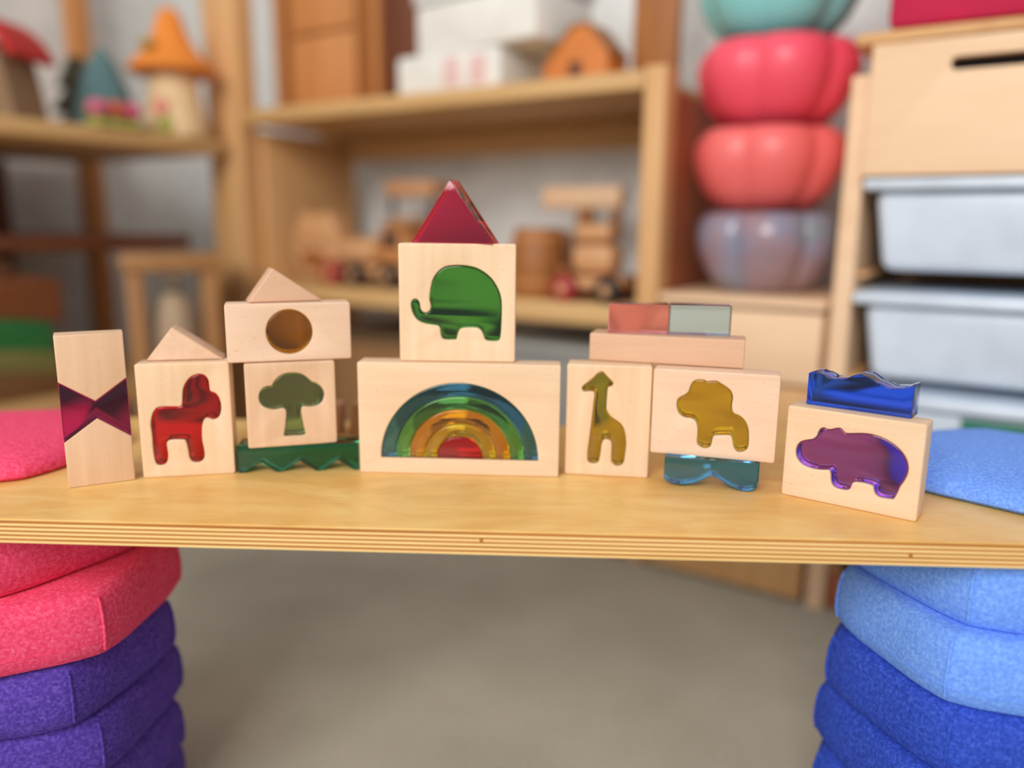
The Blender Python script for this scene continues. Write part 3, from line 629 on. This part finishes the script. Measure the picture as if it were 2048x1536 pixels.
# mushroom house
CREAM = P_('cream_wood', 238, 204, 156); ORP = P_('orange_paint', 240, 140, 44, 0.5)
t = on_left('mushroom_house', 'toy mushroom house with an orange pointed cap and cream stem', 'toy house', 352, 250, 0.05, ZT, math.radians(-20))
lathe('stem', CREAM, [(0, 0), (0.054, 0), (0.056, 0.01), (0.050, 0.04), (0.042, 0.08), (0.036, 0.118), (0, 0.119)], t, n=32)
lathe('cap', ORP, [(0, 0.1195), (0.040, 0.114), (0.066, 0.106), (0.074, 0.112), (0.070, 0.122), (0.052, 0.138), (0.036, 0.160), (0.026, 0.184), (0.020, 0.205), (0.011, 0.216), (0, 0.219)], t, n=40)
box('window', P_('olive_window', 176, 140, 60), t, -0.012, 0.012, -0.062, -0.046, 0.140, 0.156, 0.003)
for x_, z_, mt in ((0.014, 0.046, P_('rose_paint', 238, 150, 130)), (0.022, 0.016, P_('leaf_paint', 168, 176, 84))): lathe('painted_flower', mt, [(0, -.002), (0.016, -.001), (0.014, 0.004), (0, 0.006)], t, (x_, -0.050, z_), n=14).rotation_euler = (math.pi / 2, 0, 0)
# blue-green pointed house
BLG = P_('blue_green_felt', 92, 124, 126, 0.9); DGR = P_('dark_olive_felt', 58, 54, 32, 0.9)
t = on_left('gnome_house', 'blue-green pointed gnome house with flowers at its foot', 'toy house', 212, 235, 0.10, ZT)
lathe('cone', BLG, [(0, 0), (0.050, 0), (0.052, 0.02), (0.040, 0.07), (0.022, 0.115), (0.006, 0.138), (0, 0.140)], t, n=28)
lathe('door', P_('moss_felt', 104, 116, 70, 0.9), [(0, -.003), (0.020, -.002), (0.018, 0.004), (0, 0.006)], t, (0.004, -0.048, 0.030), n=20).rotation_euler = (math.pi / 2, 0, 0)
t = on_left('toy_fir', 'dark olive felt toy fir leaning left of the blue-green house', 'toy tree', 160, 225, 0.25, ZT)
for z_, r_ in ((0.0, 0.056), (0.045, 0.046), (0.09, 0.034)): lathe('bough_tier', DGR, [(0, z_), (r_, z_ + .004), (r_ * .92, z_ + .012), (0.012, z_ + .056), (0, z_ + .057)], t, n=20)
for k, (x_, col) in enumerate(((198, (206, 104, 130)), (232, (208, 96, 66)), (264, (222, 92, 124)))):
    t = on_left('toy_flower', ('mauve toy flower at the left foot of the blue-green house', 'orange-red toy flower before the blue-green house', 'pink toy flower next to the mushroom stem')[k], 'toy flower', x_, 250, 0.012, ZT, 0, 'toy flowers on the side shelf')
    lathe('leaves', P_('flower_leaf%d' % k, 164, 160, 72), [(0, 0), (0.020, 0.001), (0.016, 0.010), (0.005, 0.016), (0, 0.017)], t, n=16)
    lathe('bloom', P_('flower_bloom%d' % k, *col), [(0, 0.0175), (0.013, 0.019), (0.0185, 0.030), (0.013, 0.040), (0, 0.043)], t, n=16, lobes=(5, 0.2, 0))
# red-roofed house
t = on_left('toy_cottage', 'toy cottage with a curved red roof at the left end of the side shelf', 'toy house', -62, 215, 0.08, ZT, LR + math.pi / 2 + 0.5)
WLL = P_('cottage_wall', 140, 112, 84, 0.9)
slab('wall', WLL, [round_poly([(-0.07, 0), (0.07, 0), (0.055, 0.09), (0, 0.125), (-0.055, 0.09)], 0.004)], 0.08, t)
arc = [(0.088 * math.cos(math.pi * (0.12 + 0.76 * k / 16)), 0.055 + 0.098 * math.sin(math.pi * (0.12 + 0.76 * k / 16))) for k in range(17)]
arc2 = [(0.079 * math.cos(math.pi * (0.12 + 0.76 * k / 16)), 0.055 + 0.084 * math.sin(math.pi * (0.12 + 0.76 * k / 16))) for k in range(17)]
slab('roof', P_('red_roof_felt', 192, 40, 36, 0.8), [arc + arc2[::-1]], 0.10, t, y0=-0.008)
box('door', P_('cottage_door', 84, 92, 84), t, -0.02, 0.015, -0.004, -0.0003, 0.002, 0.055, 0.001)
lathe('flower_pot', P_('red_flower_paint', 206, 60, 70), [(0, 0), (0.012, 0), (0.016, 0.018), (0.010, 0.03), (0, 0.032)], t, (-0.045, -0.02, 0), n=16)

# stool frame in front of the side unit
STOOL_SHADED = mat_wood('shaded_stool_wood', srgb(178, 126, 72), srgb(150, 102, 54), 2, grain=60, stretch=0.08)  # stool wood darkened, its shade put into the colour
st = thing('wooden_stool', 'low pine stool in front of the side shelf unit', 'stool', (-0.632, 1.285, 0), math.atan2(0.43, 0.9))
box('seat', STOOL_SHADED, st, -0.006, 0.150, -0.006, 0.106, 0.395, 0.425, 0.004)
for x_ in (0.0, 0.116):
    for y_ in (0.0, 0.072): box('leg', STOOL_SHADED, st, x_, x_ + 0.028, y_, y_ + 0.028, 0, 0.3945, 0.003)
BEI = P_('beige_linen', 186, 160, 132, 0.95); TLD = P_('dark_teal_cloth', 70, 80, 76, 0.95)
t = thing('linen_sack', 'beige linen sack slumped under the pine stool seat', 'sack', st.matrix_basis @ Vector((0.0725, 0.05, 0.0003)), 0.4)
lathe('cloth', BEI, [(0, 0), (0.034, 0.0), (0.041, 0.02), (0.041, 0.24), (0.038, 0.31), (0.028, 0.345), (0.014, 0.358), (0.012, 0.366), (0.020, 0.382), (0, 0.385)], t, n=28, lobes=(5, 0.16, 0.3))
lathe('tie', TLD, [(0.012, 0.356), (0.017, 0.358), (0.017, 0.365), (0.011, 0.367)], t, n=20)

# stacked hill toys on the lowest left shelf
cols = (('brown_hill', (122, 84, 48)), ('pale_green_hill', (126, 122, 66)), ('green_hill', (40, 116, 56)), ('orange_brown_hill', (130, 70, 34)), ('umber_hill', (96, 58, 32)))
labs = ('brown curved wooden slab at the bottom of the hill toy stack', 'olive green curved wooden slab low in the hill toy stack', 'green curved wooden slab in the middle of the hill toy stack', 'orange-brown curved wooden slab on the green one', 'umber curved wooden slab topping the hill toy stack')
zz = 0.186
for k, (nm, c_) in enumerate(cols):
    hh = (0.036, 0.036, 0.050, 0.070, 0.03)[k]; w_ = (0.30, 0.28, 0.26, 0.30, 0.16)[k]
    lo = [(-w_ / 2 + w_ * i / 16, 0.016 * math.cos((i / 16 - .5) * math.pi) if k else 0.0) for i in range(17)]
    hi = [(-w_ / 2 + w_ * i / 16, hh + 0.016 * math.cos((i / 16 - .5) * math.pi)) for i in range(17)]
    pp = LP - E2 * 0.44 - E1 * 0.10
    o = slab('hill_slab', mat_wood('stained_' + nm, srgb(*c_), tuple(0.8 * x for x in srgb(*c_)[:3]) + (1,), 0, grain=50), [lo + hi[::-1]], 0.12, bev=0.002)
    o.location = (pp.x, pp.y, zz + .0004 * (k + 1)); o.rotation_euler = (0, 0, LRZ); tag(o, labs[k], 'toy', 'stacked wooden hill toys'); zz += hh
